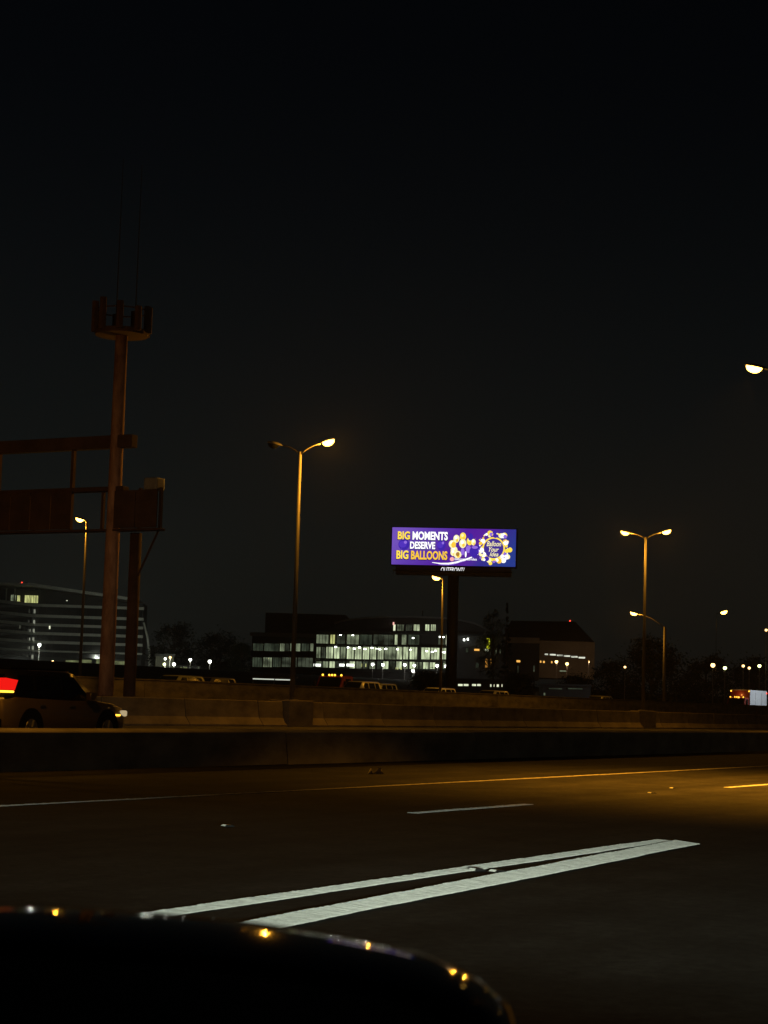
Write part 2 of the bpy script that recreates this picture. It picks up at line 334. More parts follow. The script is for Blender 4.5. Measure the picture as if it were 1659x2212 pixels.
for y in (2.35, 6.6, 11): MB().box(-.09, .09, y - .07, y + .07, zm_, zt).build('strut', RUST_D, t)
y = -2.55
while y < span - .2:     # unlit back of the sign: boards side by side, one gap
    if not .2 < y + .58 < 2.6: MB().box(-.36, -.30, y, y + 1.13, zb_ + .06, zm_ - (.06 if y > 0 else .12)).build('sign_board', RUST_D, t)
    y += 1.16
MB().bev(-.3, .3, -2.45, -1.75, zm_ - .12, zm_ + .42, .06).build('control_box', STEEL_D, t)
MB().tube([(.55, -.85, gz(1260)), (.2, -2.3, zb_)], .05, 6).build('brace', RUST_D, t)
zp = gz(715)
MB().tube([(0, 0, zp - .1), (0, 0, zp + .12)], [1.18, 1.18], 18).build('platform_floor', RUST_D, t)
rr = MB(); n = 18
for k in range(n):
    a0, a1 = 2 * math.pi * k / n, 2 * math.pi * (k + 1) / n
    rr.tube([(1.15 * math.cos(a0), 1.15 * math.sin(a0), zp + 1.0), (1.15 * math.cos(a1), 1.15 * math.sin(a1), zp + 1.0)], .03, 5)
rr.build('railing', RUST_D, t)
for k in range(9):
    a = 2 * math.pi * k / 9 + .2; c, s = math.cos(a), math.sin(a)
    MB().tube([(1.2 * c, 1.2 * s, zp), (1.2 * c, 1.2 * s, zp + 1.25 + .18 * math.sin(k * 5))], .16, 6).build('antenna_panel', RUST_D, t)
for dx, hh in ((-.7, 7.6), (.35, 8.0)): MB().tube([(0, dx, zp), (0, dx, zp + hh)], [.03, .012], 6).build('whip_antenna', BLACK, t)

# ------------------------------------------------------------------ digital billboard
BD = 214.0; pc = ray(971, hor(971)); BASE = EYE + pc * (BD / pc.dot(Fh)); BASE.z = 0.9
t = thing('billboard', 'digital billboard glowing purple with gold balloons on a dark column', 'billboard', BASE, YAW - math.pi / 2 + R_(-7))
# local axes: +x right in the picture, -y towards the road, z up
SW, SH, ZC = 14.4, 4.32, CAM_H + (hor(978) - 1182) * BD / FPX - BASE.z
DARKM = mat('dark_sign_steel', (0.03, 0.03, 0.032), 0.6, .2, var=.3)
MB().tube([(0, .9, 0), (0, .9, ZC - 2.2)], [.66, .62], 18).build('column', DARKM, t, True)
MB().bev(-SW / 2 - .12, SW / 2 + .12, .12, 1.7, ZC - SH / 2 - .1, ZC + SH / 2 + .1, .04).build('cabinet', DARKM, t)
wk = MB().box(-SW / 2 + .3, SW / 2 - .3, -1.1, .1, ZC - SH / 2 - .75, ZC - SH / 2 - .68)
for k in range(9): x = -SW / 2 + .4 + k * (SW - .8) / 8; wk.box(x - .03, x + .03, -1.1, -1.04, ZC - SH / 2 - 1.15, ZC - SH / 2 - .75)
wk.build('catwalk', DARKM, t)
MB().bev(-SW / 2 + .5, SW / 2 - .5, .2, 1.3, ZC - SH / 2 - 1.15, ZC - SH / 2 - .14, .05).build('lower_truss', DARKM, t)
# the lit picture: gradient purple to blue
sm_ = bpy.data.materials.new('screen_picture'); sm_.use_nodes = True; st = sm_.node_tree; st.nodes.clear()
tc = st.nodes.new('ShaderNodeTexCoord'); sx = st.nodes.new('ShaderNodeSeparateXYZ'); st.links.new(tc.outputs['Object'], sx.inputs[0])
mr = st.nodes.new('ShaderNodeMath'); mr.operation = 'MULTIPLY_ADD'; mr.inputs[1].default_value = 1 / SW; mr.inputs[2].default_value = 0.5
st.links.new(sx.outputs[0], mr.inputs[0])
m2 = st.nodes.new('ShaderNodeMath'); m2.operation = 'MULTIPLY_ADD'; m2.inputs[1].default_value = -.055; st.links.new(sx.outputs[2], m2.inputs[0]); st.links.new(mr.outputs[0], m2.inputs[2])
cr = st.nodes.new('ShaderNodeValToRGB'); el = cr.color_ramp.elements
el[0].position = 0; el[0].color = (.17, .085, .50, 1); el[1].position = 1.0; el[1].color = (.022, .045, .27, 1)
for pos, col in ((.22, (.115, .045, .42)), (.5, (.085, .014, .33)), (.68, (.10, .018, .33)), (.82, (.035, .028, .27))):
    e = el.new(pos); e.color = (*col, 1)
st.links.new(m2.outputs[0], cr.inputs[0]); em = st.nodes.new('ShaderNodeEmission'); em.inputs[1].default_value = 1.0; st.links.new(cr.outputs[0], em.inputs[0])
so = st.nodes.new('ShaderNodeOutputMaterial'); st.links.new(em.outputs[0], so.inputs[0])
screen = MB().box(-SW / 2, SW / 2, -.06, .06, -SH / 2, SH / 2).build('screen', sm_, t, loc=(0, 0.04, ZC))
S_W = glow('screen_white', (1, 1, 1), 1.25); S_Y = glow('screen_yellow', (1.0, .72, .07), 1.15); S_G = glow('screen_gold', (1.0, .60, .05), 1.05)
S_C = glow('screen_cream', (1, .9, .45), 1.1); S_P = glow('screen_violet', (.05, .02, .40), 1.0); S_PL = glow('screen_lilac', (.30, .16, .75), 1.0)
S_N = glow('screen_navy', (.055, .03, .30), 1.0); S_K = glow('screen_pink', (1, .45, .45), 1.0); S_B = glow('screen_brown', (.45, .22, .03), 1.0)
def uv(u, v): return (-SW / 2 + u * SW, SH / 2 - v * SH)
def flat_text(body, u0, u1, v0, v1, material, yoff=-.07, fat=.02, shear=0.0, name='lettering', parent=None):
    cu = bpy.data.curves.new('txt', 'FONT'); cu.body = body; cu.offset = fat; cu.shear = shear; cu.size = 1; cu.resolution_u = 3
    o = bpy.data.objects.new('txt', cu); C.objects.link(o); bpy.context.view_layer.update()
    me = bpy.data.meshes.new_from_object(o.evaluated_get(bpy.context.evaluated_depsgraph_get())); bpy.data.objects.remove(o); bpy.data.curves.remove(cu)
    xs_ = [v.co.x for v in me.vertices]; ys_ = [v.co.y for v in me.vertices]; x0, z0 = uv(u0, v1); x1, z1 = uv(u1, v0)
    for v in me.vertices:
        v.co = Vector((x0 + (v.co.x - min(xs_)) / (max(xs_) - min(xs_)) * (x1 - x0), 0, z0 + (v.co.y - min(ys_)) / (max(ys_) - min(ys_)) * (z1 - z0)))
    me.materials.append(material); ob = bpy.data.objects.new(name, me); C.objects.link(ob); ob.parent = parent or screen; ob.location = (0, -.06 + (yoff + .06) * 5 if yoff < -.01 else yoff, 0); return ob
def blob(u, v, rx, rz, material, yoff=-.066, n=20, name='printed_balloon', tail=0.0):
    """flat shape on the screen; rx, rz in metres"""
    yoff = -.06 + (yoff + .06) * 5; x, z = uv(u, v); q = MB(); q.v = [(x + rx * math.cos(a), yoff, z + rz * math.sin(a) * (1 + (tail if math.sin(a) < 0 else 0) * abs(math.sin(a)))) for a in (2 * math.pi * k / n for k in range(n))]
    q.f = [tuple(range(n))]; return q.build(name, material, screen)
DEEP = glow('screen_shadow', (.02, .006, .09), 1.0)
for body, u0, u1, v0, v1, mt in (('BIG', .046, .145, .105, .325, S_Y), ('MOMENTS', .166, .452, .10, .33, S_W), ('DESERVE', .148, .352, .375, .575, S_W),
                                 ('BIG', .039, .137, .62, .855, S_Y), ('BALLOONS', .158, .452, .62, .86, S_G)):
    flat_text(body, u0 - .004, u1 + .003, v0 + .012, v1 + .022, DEEP, -.068, .05)
    flat_text(body, u0, u1, v0, v1, mt, -.074, .035)
for u, rx, rz in ((.098, .66, .60), (.402, .50, .56)):
    blob(u, .455, rx, rz, S_P, tail=.15); blob(u + .012, .40, rx * .28, rz * .3, S_PL, -.069); blob(u - .01, .455, rx * .7, rz * .66, glow('screen_violet2', (.085, .035, .52), 1), -.0675)
# balloon cluster
cl = [(.49, .42, .42, .44, S_C), (.505, .58, .40, .42, S_C), (.50, .44, .28, .34, S_G), (.522, .275, .36, .44, S_C), (.574, .215, .36, .46, S_Y), (.574, .40, .42, .50, S_C), (.63, .335, .36, .44, S_Y),
      (.66, .36, .26, .36, S_C), (.635, .22, .30, .40, S_P), (.50, .655, .34, .36, S_C), (.535, .70, .46, .42, S_C), (.535, .69, .22, .24, S_B), (.62, .55, .30, .42, S_PL), (.665, .62, .52, .62, S_P), (.672, .50, .36, .16, S_PL), (.575, .62, .22, .40, S_PL), (.60, .69, .10, .34, S_W)]
for k, (u, v, rx, rz, mt) in enumerate(cl):
    blob(u, v, rx, rz, mt, -.0665 - k * .0006, tail=.12)
    if mt in (S_C, S_Y): blob(u - .004, v - .03, rx * .42, rz * .42, S_W if mt is S_C else S_C, -.0668 - k * .0006); blob(u + .006, v + .05, rx * .36, rz * .4, S_G, -.0667 - k * .0006)
def swoosh(pts, wd, material, yoff=-.0655):
    q = MB(); yoff = -.06 + (yoff + .06) * 5
    for k, (u, v) in enumerate(pts):
        x, z = uv(u, v); h = wd * math.sin(math.pi * (k + .6) / (len(pts) + .2)); q.v += [(x, yoff, z + h), (x, yoff, z - h)]
    for k in range(len(pts) - 1): q.f.append((2 * k, 2 * k + 1, 2 * k + 3, 2 * k + 2))
    q.build('printed_ribbon', material, screen)
swoosh([(.33, .93), (.40, .955), (.46, .955), (.52, .92), (.58, .86), (.64, .78), (.70, .69)], .11, S_W)
swoosh([(.38, .985), (.44, .985), (.50, .965), (.55, .91), (.60, .86)], .07, S_PL)
blob(.490, .83, .25, .25, S_K, name='printed_icon')
flat_text('balloonyouridea', .512, .690, .79, .875, S_W, -.07, .01)
# round emblem
blob(.823, .52, 1.32, 1.32, S_Y, -.0665, 36, 'emblem_ring'); blob(.823, .52, 1.14, 1.14, S_N, -.0675, 36, 'emblem_disc')
flat_text('Balloon', .766, .884, .325, .465, S_C, -.072, .012, .35); flat_text('Your', .785, .866, .485, .61, S_C, -.072, .012, .35); flat_text('Idea', .792, .862, .62, .735, S_C, -.072, .012, .35)
random.seed(12)
for k in range(64):
    a = 2 * math.pi * k / 64 + random.uniform(-.05, .05); rr_ = random.choice((1.42, 1.55, 1.7, 1.85)) + random.uniform(-.08, .08)
    rad = random.choice((.09, .12, .16, .22, .30)); mt = random.choice((S_W, S_Y, S_C, S_PL, S_P, S_W, S_G))
    blob(.823 + rr_ * math.cos(a) / SW, .51 + rr_ * math.sin(a) / SH * .98, rad, rad, mt, -.0655 - k * .0002, 10)
for u, v, r_ in ((.908, .165, .32), (.82, .115, .24), (.93, .58, .24), (.745, .76, .24), (.92, .36, .30), (.735, .33, .28), (.735, .52, .24), (.925, .75, .28)): blob(u, v, r_, r_, S_Y if r_ > .3 or r_ < .25 else S_W, -.0668, 16)
# owner plate under the screen
flat_text('OUTFRONT/', .402, .594, 1.05, 1.175, glow('plate_white', (1, 1, 1), 1.0), -.0, .012, .2, 'owner_lettering', screen)
MB().box(-1.5, 1.5, .02, .08, -SH / 2 - .78, -SH / 2 - .14).build('owner_plate', DARKM, screen)

# ------------------------------------------------------------------ vehicles
def wheel(parent, x, y, r=.36, wd=.24):
    side = -1 if y < 0 else 1
    w_ = MB().tube([(x, y - wd / 2, r), (x, y + wd / 2, r)], r, 20).build('wheel', RUBBER, parent)
    rim = MB().tube([(x, y + side * (wd / 2 - .02), r), (x, y + side * (wd / 2 + .012), r)], [r * .66, r * .6], 16)
    for k in range(5):
        a = 2 * math.pi * k / 5; rim.tube([(x, y + side * (wd / 2 + .02), r), (x + .55 * r * math.cos(a), y + side * (wd / 2 + .02), r + .55 * r * math.sin(a))], .035, 5)
    rim.build('rim', ALLOY, w_)
def suv(label, loc, rotz, paint, group, name='parked_suv', h=1.66, tail=False, head_on=True, detail=True, hl=LENS_W, roof=None):
    """front towards local +x"""
    t = thing(name, label, 'car', loc, rotz, group); k = h / 1.66
    def sec(x, hw, z0, z1, zm):     # lower-body cross-section
        return [(x, -hw * .93, z0), (x, -hw, z0 + .12), (x, -hw * 1.01, zm), (x, -hw * .95, z1 - .03), (x, -hw * .88, z1), (x, hw * .88, z1), (x, hw * .95, z1 - .03), (x, hw * 1.01, zm), (x, hw, z0 + .12), (x, hw * .93, z0)]
    b = MB(); b.loft([sec(-2.42, .78, .42, .92 * k, .66), sec(-2.34, .88, .34, 1.02 * k, .68), sec(-1.9, .92, .27, 1.06 * k, .70), sec(-.2, .93, .25, 1.03 * k, .70), sec(.95, .93, .25, 1.02 * k, .70),
            sec(1.7, .91, .26, .96 * k, .68), sec(2.2, .85, .30, .86 * k, .64), sec(2.42, .72, .38, .70 * k, .58)])
    body = b.build('body', paint, t, True)
    for sgn in (-1, 1):
        for x in (-1.45, 1.45): MB().tube([(x, sgn * .80, .37), (x, sgn * .945, .37)], [.44, .44], 22).build('wheel_arch', BLACK, body)
    def top(x, hw, z): return [(x, -hw, z), (x, -hw * .97, z + .03), (x, hw * .97, z + .03), (x, hw, z)]
    zb = 1.0 * k; zr = h - .04
    gh = MB(); R4 = [((-2.30, .84), (-2.02, .66)), ((-1.2, .88), (-1.2, .72)), ((.1, .88), (.1, .72)), ((1.15, .86), (.35, .66))]
    rings = []
    for (xb, hb), (xt, ht) in R4: rings.append([(xb, -hb, zb), (xt, -ht, zr - .03), (xt, -ht * .8, zr + .02), (xt, ht * .8, zr + .02), (xt, ht, zr - .03), (xb, hb, zb)])
    gh.loft(rings); cab = gh.build('cabin', roof or paint, t, True)
    # side glass follows the lean of the cabin, a few mm proud
    for sgn in (-1, 1):
        for (xa, xb_), (xc, xd) in (((-1.95, -1.30), (-1.78, -1.25)), ((-1.2, -.30), (-1.15, -.28)), ((-.2, .82), (-.18, .28))):
            def yy(x, z): tt = (z - zb) / (zr - .03 - zb); return sgn * ((.885 - (.03 if x < -1.3 or x > .2 else 0)) * (1 - tt) + .715 * tt + .006)
            z0, z1 = zb + .06, zr - .10
            MB().add([(xa, yy(xa, z0), z0), (xb_, yy(xb_, z0), z0), (xd, yy(xd, z1), z1), (xc, yy(xc, z1), z1)], [(0, 1, 2, 3)]).build('side_window', GLASS_D, cab)
        if detail:
            MB().bev(.55, .78, sgn * .93 - (.16 if sgn < 0 else 0), sgn * .93 + (.16 if sgn > 0 else 0), 1.02 * k, 1.20 * k, .03).build('door_mirror', paint, t)
            for x in (-1.05, .05): MB().bev(x - .1, x + .1, sgn * .935 - .012, sgn * .935 + .012, .86 * k, .89 * k, .006).build('door_handle', ALLOY, t)
            MB().box(-1.0, 1.0, sgn * .925 - .02, sgn * .925 + .02, .30, .36).build('sill_trim', BLACK, t)
            MB().bev(1.80, 1.98, sgn * .915 - .012, sgn * .915 + .012, .66, .70, .006).build('side_marker', AMBER if tail else LENS_O, t)
            MB().tube([(-1.9, sgn * .60, zr + .05), (.1, sgn * .60, zr + .05)], .022, 6).build('roof_rail', BLACK, t)
        MB().bev(2.06, 2.36, sgn * .70 - .16, sgn * .70 + .16, .66 * k, .80 * k, .04).build('headlight', hl if head_on else GLASS_D, t)
        if tail:
            lo, hi = [(-2.36, 1.19), (-1.98, 1.19), (-1.80, 1.41), (-2.22, 1.45)], (sgn * .58, sgn * .835)
            MB().loft([[(x, hi[0], z * k) for x, z in lo], [(x, hi[1] - sgn * (z - 1.19) * .28, z * k) for x, z in lo]]).build('tail_light', REDL, t)
        else: MB().bev(-2.44, -1.98, sgn * .80 - .135, sgn * .80 + .135, .93 * k, 1.13 * k, .04).build('tail_light', mat('dark_red_lens', (.2, .01, .01), .2), t)
        if tail: MB().bev(-2.36, -2.0, sgn * .735 - .105, sgn * .735 + .105, 1.135 * k, 1.18 * k, .015).build('indicator', AMBER, t)
    MB().add([(1.13, -.74, zb + .04), (1.13, .74, zb + .04), (.44, .60, zr - .06), (.44, -.60, zr - .06)], [(0, 1, 2, 3)]).build('windscreen', GLASS_D, cab, loc=(.03, 0, .015))
    MB().add([(-2.31, -.70, zb + .08), (-2.31, .70, zb + .08), (-2.05, .58, zr - .09), (-2.05, -.58, zr - .09)], [(0, 1, 2, 3)]).build('rear_window', GLASS_D, cab, loc=(-.02, 0, .01))
    if detail:
        for x in (-1.45, 1.45):
            for y in (-.82, .82): wheel(t, x, y)
        MB().bev(-2.5, -2.40, -.85, .85, .38, .58, .03).build('rear_bumper', BLACK, t)
    return t
LENS_DIM = glow('dim_headlight', (.9, .7, .4), .5)
P_TAN = mat('tan_car_paint', (.27, .20, .135), .5, .3, coat=.5); P_SILVER = mat('silver_car_paint', (.5, .5, .48), .4, .4, coat=.6); P_GREEN = mat('olive_car_paint', (.33, .36, .25), .5, .2, coat=.5)
P_GREY = mat('grey_car_paint', (.16, .16, .16), .4, .4, coat=.6); P_WHITE = mat('white_car_paint', (.7, .7, .66), .45, coat=.6); P_DARK = mat('dark_car_paint', (.03, .03, .035), .35, .3, coat=.8)
s_ = suv('dark-roofed tan utility car with high red tail light, cut by the left picture edge', (36.95, 30.0, Z_MAIN), 0, P_TAN, None, 'passing_suv', 1.64, tail=True, hl=LENS_DIM, roof=P_DARK); s_.scale = (1.04, 1.04, 1.13)
for sgn in (-1, 1): lamp_light('headlight_beam', s_, (2.5, sgn * .68, .72), 700, (1, .85, .6), .06, spot=90, aim=(1, .62, .03), blend=1)
GC = 'cars beyond the dark wall'
for x, L, paint, lab, nm in ((376, 65, P_GREEN, 'olive car roof showing over the wall, right of the gantry posts', 'parked_suv'),
                             (448, 66, P_GREY, 'grey car roof low over the wall, left of the twin-arm lamp', 'parked_suv'),
                             (772, 67, P_SILVER, 'silver car with bright lamps, just right of the dark red truck', 'parked_suv'),
                             (812, 71, P_GREEN, 'pale green car behind the silver one beside the dark red truck', 'parked_suv'),
                             (940, 66, P_WHITE, 'white car roof left of the billboard column foot', 'parked_suv'),
                             (1058, 66, P_SILVER, 'pale car roof right of the billboard column foot', 'parked_suv'),
                             (1290, 68, P_GREY, 'grey car roof farthest right, near the dark trees', 'parked_suv')):
    q = at_lat(x, hor(x), L); suv(lab, (q.x, L, Z_FAR), math.pi, paint, GC, nm, 1.92 if x in (772, 812) else 1.69, detail=False, head_on=True)

RED_P = mat('maroon_truck_paint', (.22, .03, .02), .45, .1, coat=.5, var=.2); SILV = mat('silver_box_panel', (.62, .64, .66), .45, .3, var=.12, scale=.8)
def truck(label, loc, box_h, group):
    """cab-over delivery truck, front towards local -x"""
    t = thing('truck', label, 'truck', loc, 0, group); cw, ch = 1.2, 2.42
    c = MB(); c.loft([[(x, -cw * a, .5), (x, -cw * a, zt_ - .12), (x, -cw * a * .92, zt_), (x, cw * a * .92, zt_), (x, cw * a, zt_ - .12), (x, cw * a, .5)] for x, a, zt_ in ((0, .95, 1.45), (.12, 1, 1.55), (.55, 1, ch - .08), (.8, 1, ch), (1.9, 1, ch))])
    cab = c.build('cab', RED_P, t)
    MB().add([(.10, -1.02, 1.52), (.10, 1.02, 1.52), (.53, .98, ch - .14), (.53, -.98, ch - .14)], [(0, 1, 2, 3)]).build('windscreen', GLASS_D, cab, loc=(-.02, 0, .01))
    for sgn in (-1, 1):
        MB().box(.75, 1.55, sgn * 1.205 - .01, sgn * 1.205 + .01, 1.5, 2.2).build('side_window', GLASS_D, cab)
        MB().bev(-.04, .06, sgn * .85 - .2, sgn * .85 + .2, .75, .98, .03).build('headlight', LENS_W, t)
        MB().bev(.2, .3, sgn * 1.42 - .1, sgn * 1.42 + .1, 1.5, 2.0, .03).build('side_mirror', BLACK, t)
        for x in (1.0, 6.6, 7.7): wheel(t, x, sgn * 1.0, .48, .3)
    MB().box(-.03, .02, -.55, .55, .7, 1.3).build('grille', BLACK, t)
    for y in (-.86, -.26, 0, .26, .86): MB().ell((.62, y, ch + .05), .10, .085, .08, 10, 6).build('marker_light', AMBER, t, True)
    if box_h:
        lamp_light('marker_glow', t, (1.3, 0, ch + .35), 16, (1, .4, .08), .1)
        bx = MB().bev(2.05, 9.2, -1.33, 1.33, .9, box_h, .05).build('cargo_box', SILV, t)
        MB().bev(2.0, 2.06, -1.30, 1.30, 1.0, box_h - .05, .02).build('front_panel', RED_P, bx)
        MB().box(1.97, 2.12, -1.28, 1.28, box_h - .05, box_h + .02).build('top_rail', SILV, bx)
        for y in (-1.2, 1.2): MB().ell((1.94, y, box_h - .17), .08, .10, .09, 10, 6).build('corner_marker', AMBER, bx, True)
        MB().ell((9.1, -1.36, box_h - .3), .12, .06, .1, 10, 6).build('rear_marker', REDW, bx, True)
        MB().box(4.3, 4.36, -1.345, -1.335, 1.2, box_h - .3).build('panel_seam', STEEL_D, bx); MB().box(6.9, 6.96, -1.345, -1.335, 1.2, box_h - .3).build('panel_seam', STEEL_D, bx)
    else:
        MB().bev(1.95, 7.5, -1.15, 1.15, .8, 1.15, .03).build('flat_bed', BLACK, t)
    for y in (-.9, .9): lamp_light('headlight_beam', t, (-.1, y, .86), 60, (1, .95, .85), .06, spot=70, aim=(-1, 0, -.06))
    return t
q = at_lat(1620, 1500, 73.7); truck('red-fronted truck with silver cargo box and amber lights, by the right edge', (q.x - 2.0, 75.0, Z_FAR), 3.42, 'trucks beyond the dark wall')
q = at_lat(717, 1460, 75); truck('dark red truck with five amber roof lights, below the lit office building', (q.x - .6, 75.0, Z_FAR), 0, 'trucks beyond the dark wall')

# the car the picture is taken from: door mirror in view, bonnet and door below the frame
t = thing('own_car', 'black car door mirror, blurred, along the bottom picture edge', 'car', (0, 0, 0))
b = MB(); yc = -.38
def osec(x, hw, z0, z1): return [(x, yc - hw, z0), (x, yc - hw, z1 - .12), (x, yc - hw * .9, z1), (x, yc + hw * .9, z1), (x, yc + hw, z1 - .12), (x, yc + hw, z0)]
b.loft([osec(-2.4, .86, .4, .85), osec(-1.6, .9, .28, .93), (osec(.6, .9, .25, .93)), osec(.9, .9, .25, .97), osec(1.7, .88, .28, .88), osec(2.2, .80, .35, .74)])
b.build('body', GLOSS, t, True)
for y in (-1.05, .29): MB().bev(2.10, 2.26, y - .16, y + .16, .55, .69, .03).build('headlight', LENS_W, t)
for x in (-1.5, 1.4):
    for y in (yc - .84, yc + .84): wheel(t, x, y, .34, .22)
def near_pt(x, y, d): r = ray(x, y); return EYE + r * (d / r.dot(Fh))
OUT = [(-390, 2200), (-375, 2060), (-290, 1975), (-120, 1950), (60, 1950), (330, 1970), (480, 1984), (620, 2003), (740, 2021), (850, 2042), (930, 2060), (1000, 2086), (1060, 2117), (1105, 2155), (1137, 2205), (1155, 2290), (1150, 2420),
       (1110, 2540), (1020, 2640), (860, 2720), (500, 2790), (0, 2800), (-300, 2730), (-375, 2500)]
o3 = [near_pt(x, y + 35, .80) for x, y in OUT]; cen = sum(o3, Vector()) / len(o3)
def mring(s, n): return [cen + (p - cen) * s + Fh * n for p in o3]
hs = MB().loft([mring(.78, -.02), mring(.83, -.045), mring(.87, -.05), mring(.925, -.035), mring(.965, -.015), mring(1.0, .02), mring(.985, .05), mring(.93, .085), mring(.82, .115), mring(.62, .138), mring(.36, .15), mring(.12, .154)]).build('door_mirror', GLOSS, t, True)
q = MB(); q.v = [p[:] for p in mring(.785, -.024)]; q.f = [tuple(range(len(OUT)))]; q.build('mirror_glass', GLASS_D, hs)
MB().tube([cen - Zv * .07, cen - Zv * .16 - R0 * -.03, Vector((.62, .50, .93))], [.05, .04, .05], 8).build('mirror_arm', BLACK, t, True)
for y, pw in ((.29, 1.0), (-1.05, 1.0)):
    # low beam: lamp behind a cut-off shield that keeps the light below the horizontal
    lx, lz = 2.34, .62
    lb = lamp_light('low_beam', t, (lx, y, lz), 5600 * pw, (.88, 1.0, .80), .001, spot=118, aim=(math.cos(R_(20)), math.sin(R_(18)), -.03), blend=1.0); lb.scale = (1, .05, 1)
    sh = MB(); n = 90
    ring = [(lx + .25 * math.cos(a), y + .25 * math.sin(a)) for a in (R_(-90 + 180 * k / n) for k in range(n + 1))]
    for k in range(n + 1): sh.v += [(ring[k][0], ring[k][1], lz - .0066 - .0007 * sm(28, 33, -90 + 180 * k / n)), (ring[k][0], ring[k][1], lz + .2)]
    for k in range(n): sh.f.append((2 * k, 2 * k + 2, 2 * k + 3, 2 * k + 1))
    sh.build('beam_shield', BLACK, t)

# ------------------------------------------------------------------ distant buildings
class Site:
    """a building drawn up on a frontage d metres away; local +x runs right, +y away from the road"""
    def __init__(s, name, label, cat, xc, d, yaw, zb):
        s.d, s.xc, s.yaw, s.zb = d, xc, yaw, zb; r = ray(xc, hor(xc)); p = EYE + r * (d / r.dot(Fh)); p.z = zb
        s.root = thing(name, label, cat, p, YAW - math.pi / 2 + yaw)
    def U(s, x): k = (x - CX) / FPX; return (k * s.d - (s.xc - CX) / FPX * s.d) / (math.cos(s.yaw) - k * math.sin(s.yaw))
    def Z(s, x, y): return CAM_H + (hor(x) - y) / FPX * (s.d + s.U(x) * math.sin(s.yaw)) - s.zb
    def span(s, x0, x1, y0, y1): xm = (x0 + x1) / 2; return s.U(x0), s.U(x1), s.Z(xm, y1), s.Z(xm, y0)
    def box(s, part, x0, x1, y0, y1, w0, w1, m_, parent=None, bev=0):
        a, b, c, e = s.span(x0, x1, y0, y1); q = MB()
        (q.bev(a, b, w0, w1, c, e, bev) if bev else q.box(a, b, w0, w1, c, e)); return q.build(part, m_, parent or s.root)
    def window(s, x0, x1, y0, y1, w, m_, mull=0, fr=.09, frame=None):
        a, b, c, e = s.span(x0, x1, y0, y1); q = MB(); f = fr
        q.box(a, b, w, w + .2, c, c + f).box(a, b, w, w + .2, e - f, e).box(a, a + f, w, w + .2, c + f, e - f).box(b - f, b, w, w + .2, c + f, e - f)
        for k in range(mull): x = a + (b - a) * (k + 1) / (mull + 1); q.box(x - f * .5, x + f * .5, w + .01, w + .19, c + f, e - f)
        wn = q.build('window', frame or FRAME, s.root); MB().box(a + f, b - f, w + .04, w + .08, c + f, e - f).build('pane', m_, wn); return wn
FRAME = mat('dark_frame', (.03, .03, .03), .5, .3); DARKWALL = mat('dark_cladding', (.035, .036, .036), .7, var=.3, scale=.3); BAND = mat('pale_concrete_band', (.74, .75, .68), .8, var=.2, scale=.25)
GREYROOF = mat('grey_metal_roof', (.16, .165, .16), .6, .2, var=.2, scale=.2)
BEIGE = mat('beige_wall', (.34, .27, .20), .85, var=.2, scale=.3)
W_BR = glow('lit_room', (.48, .56, .34), 1.0, .5, (.9, 1, .25)); W_MD = glow('half_lit_room', (.13, .155, .095), 1, .7, (.5, 1, .35)); W_DM = glow('dim_room', (.030, .036, .024), 1, .8, (.35, 1, .5))
W_YL = glow('yellow_room', (.46, .48, .18), 1, .5, (1.6, 1, .3)); W_WH = glow('white_room', (.75, .80, .55), 1.1, .3, (.6, 1, .4)); W_OL = glow('olive_room', (.11, .125, .055), 1, .6, (.45, 1, .5))
W_GR = glow('green_room', (.026, .034, .022), 1, .6, (.5, 1, .3)); W_AM = glow('amber_window', (1.0, .5, .1), 1.1); W_LIME = glow('lime_sign', (.62, .66, .02), 1.1); W_STRIP = glow('strip_light', (.8, .82, .66), .9, .6, (.3, 1, 1))

# --- office with pale floor bands, on the left
s = Site('office_building', 'office block with pale horizontal floor bands behind the gantry posts', 'building', 67, 700, R_(3), 8.0)
gx0, gx1 = s.U(67), s.U(302)
s.box('core', 68, 300, 1300, 1462, 1.4, 22, DARKWALL)
rows = (1312, 1335, 1354, 1372.5, 1391, 1410)
xl = s.U(-45); wl = -42.0
def wing(part, z0, z1, off, m_):
    """slab of the turned left wing, from the corner to beyond the picture edge"""
    p0, p1 = Vector((gx0, 0, 0)), Vector((xl, wl, 0)); nn = Vector((p1.y - p0.y, p0.x - p1.x, 0)).normalized()
    if nn.x < 0: nn = -nn
    f0, f1 = p0 + nn * -off, p1 + nn * -off; q = MB()
    q.add([(f0.x, f0.y, z0), (f1.x, f1.y, z0), (f1.x - nn.x * 9, f1.y - nn.y * 9, z0), (f0.x - nn.x * 9, f0.y - nn.y * 9, z0), (f0.x, f0.y, z1), (f1.x, f1.y, z1), (f1.x - nn.x * 9, f1.y - nn.y * 9, z1), (f0.x - nn.x * 9, f0.y - nn.y * 9, z1)],
          [(3, 2, 1, 0), (4, 5, 6, 7), (0, 1, 5, 4), (1, 2, 6, 5), (2, 3, 7, 6), (3, 0, 4, 7)]); return q.build(part, m_, s.root)
zc = []
for k, y in enumerate(rows):
    z = s.Z(198, y); zc.append(z); hb = .52 if k < 5 else .3
    MB().bev(gx0, gx1, 0, 1.3, z - hb, z + hb, .05).build('floor_band', BAND, s.root); wing('floor_band', z - hb, z + hb, 0, BAND)
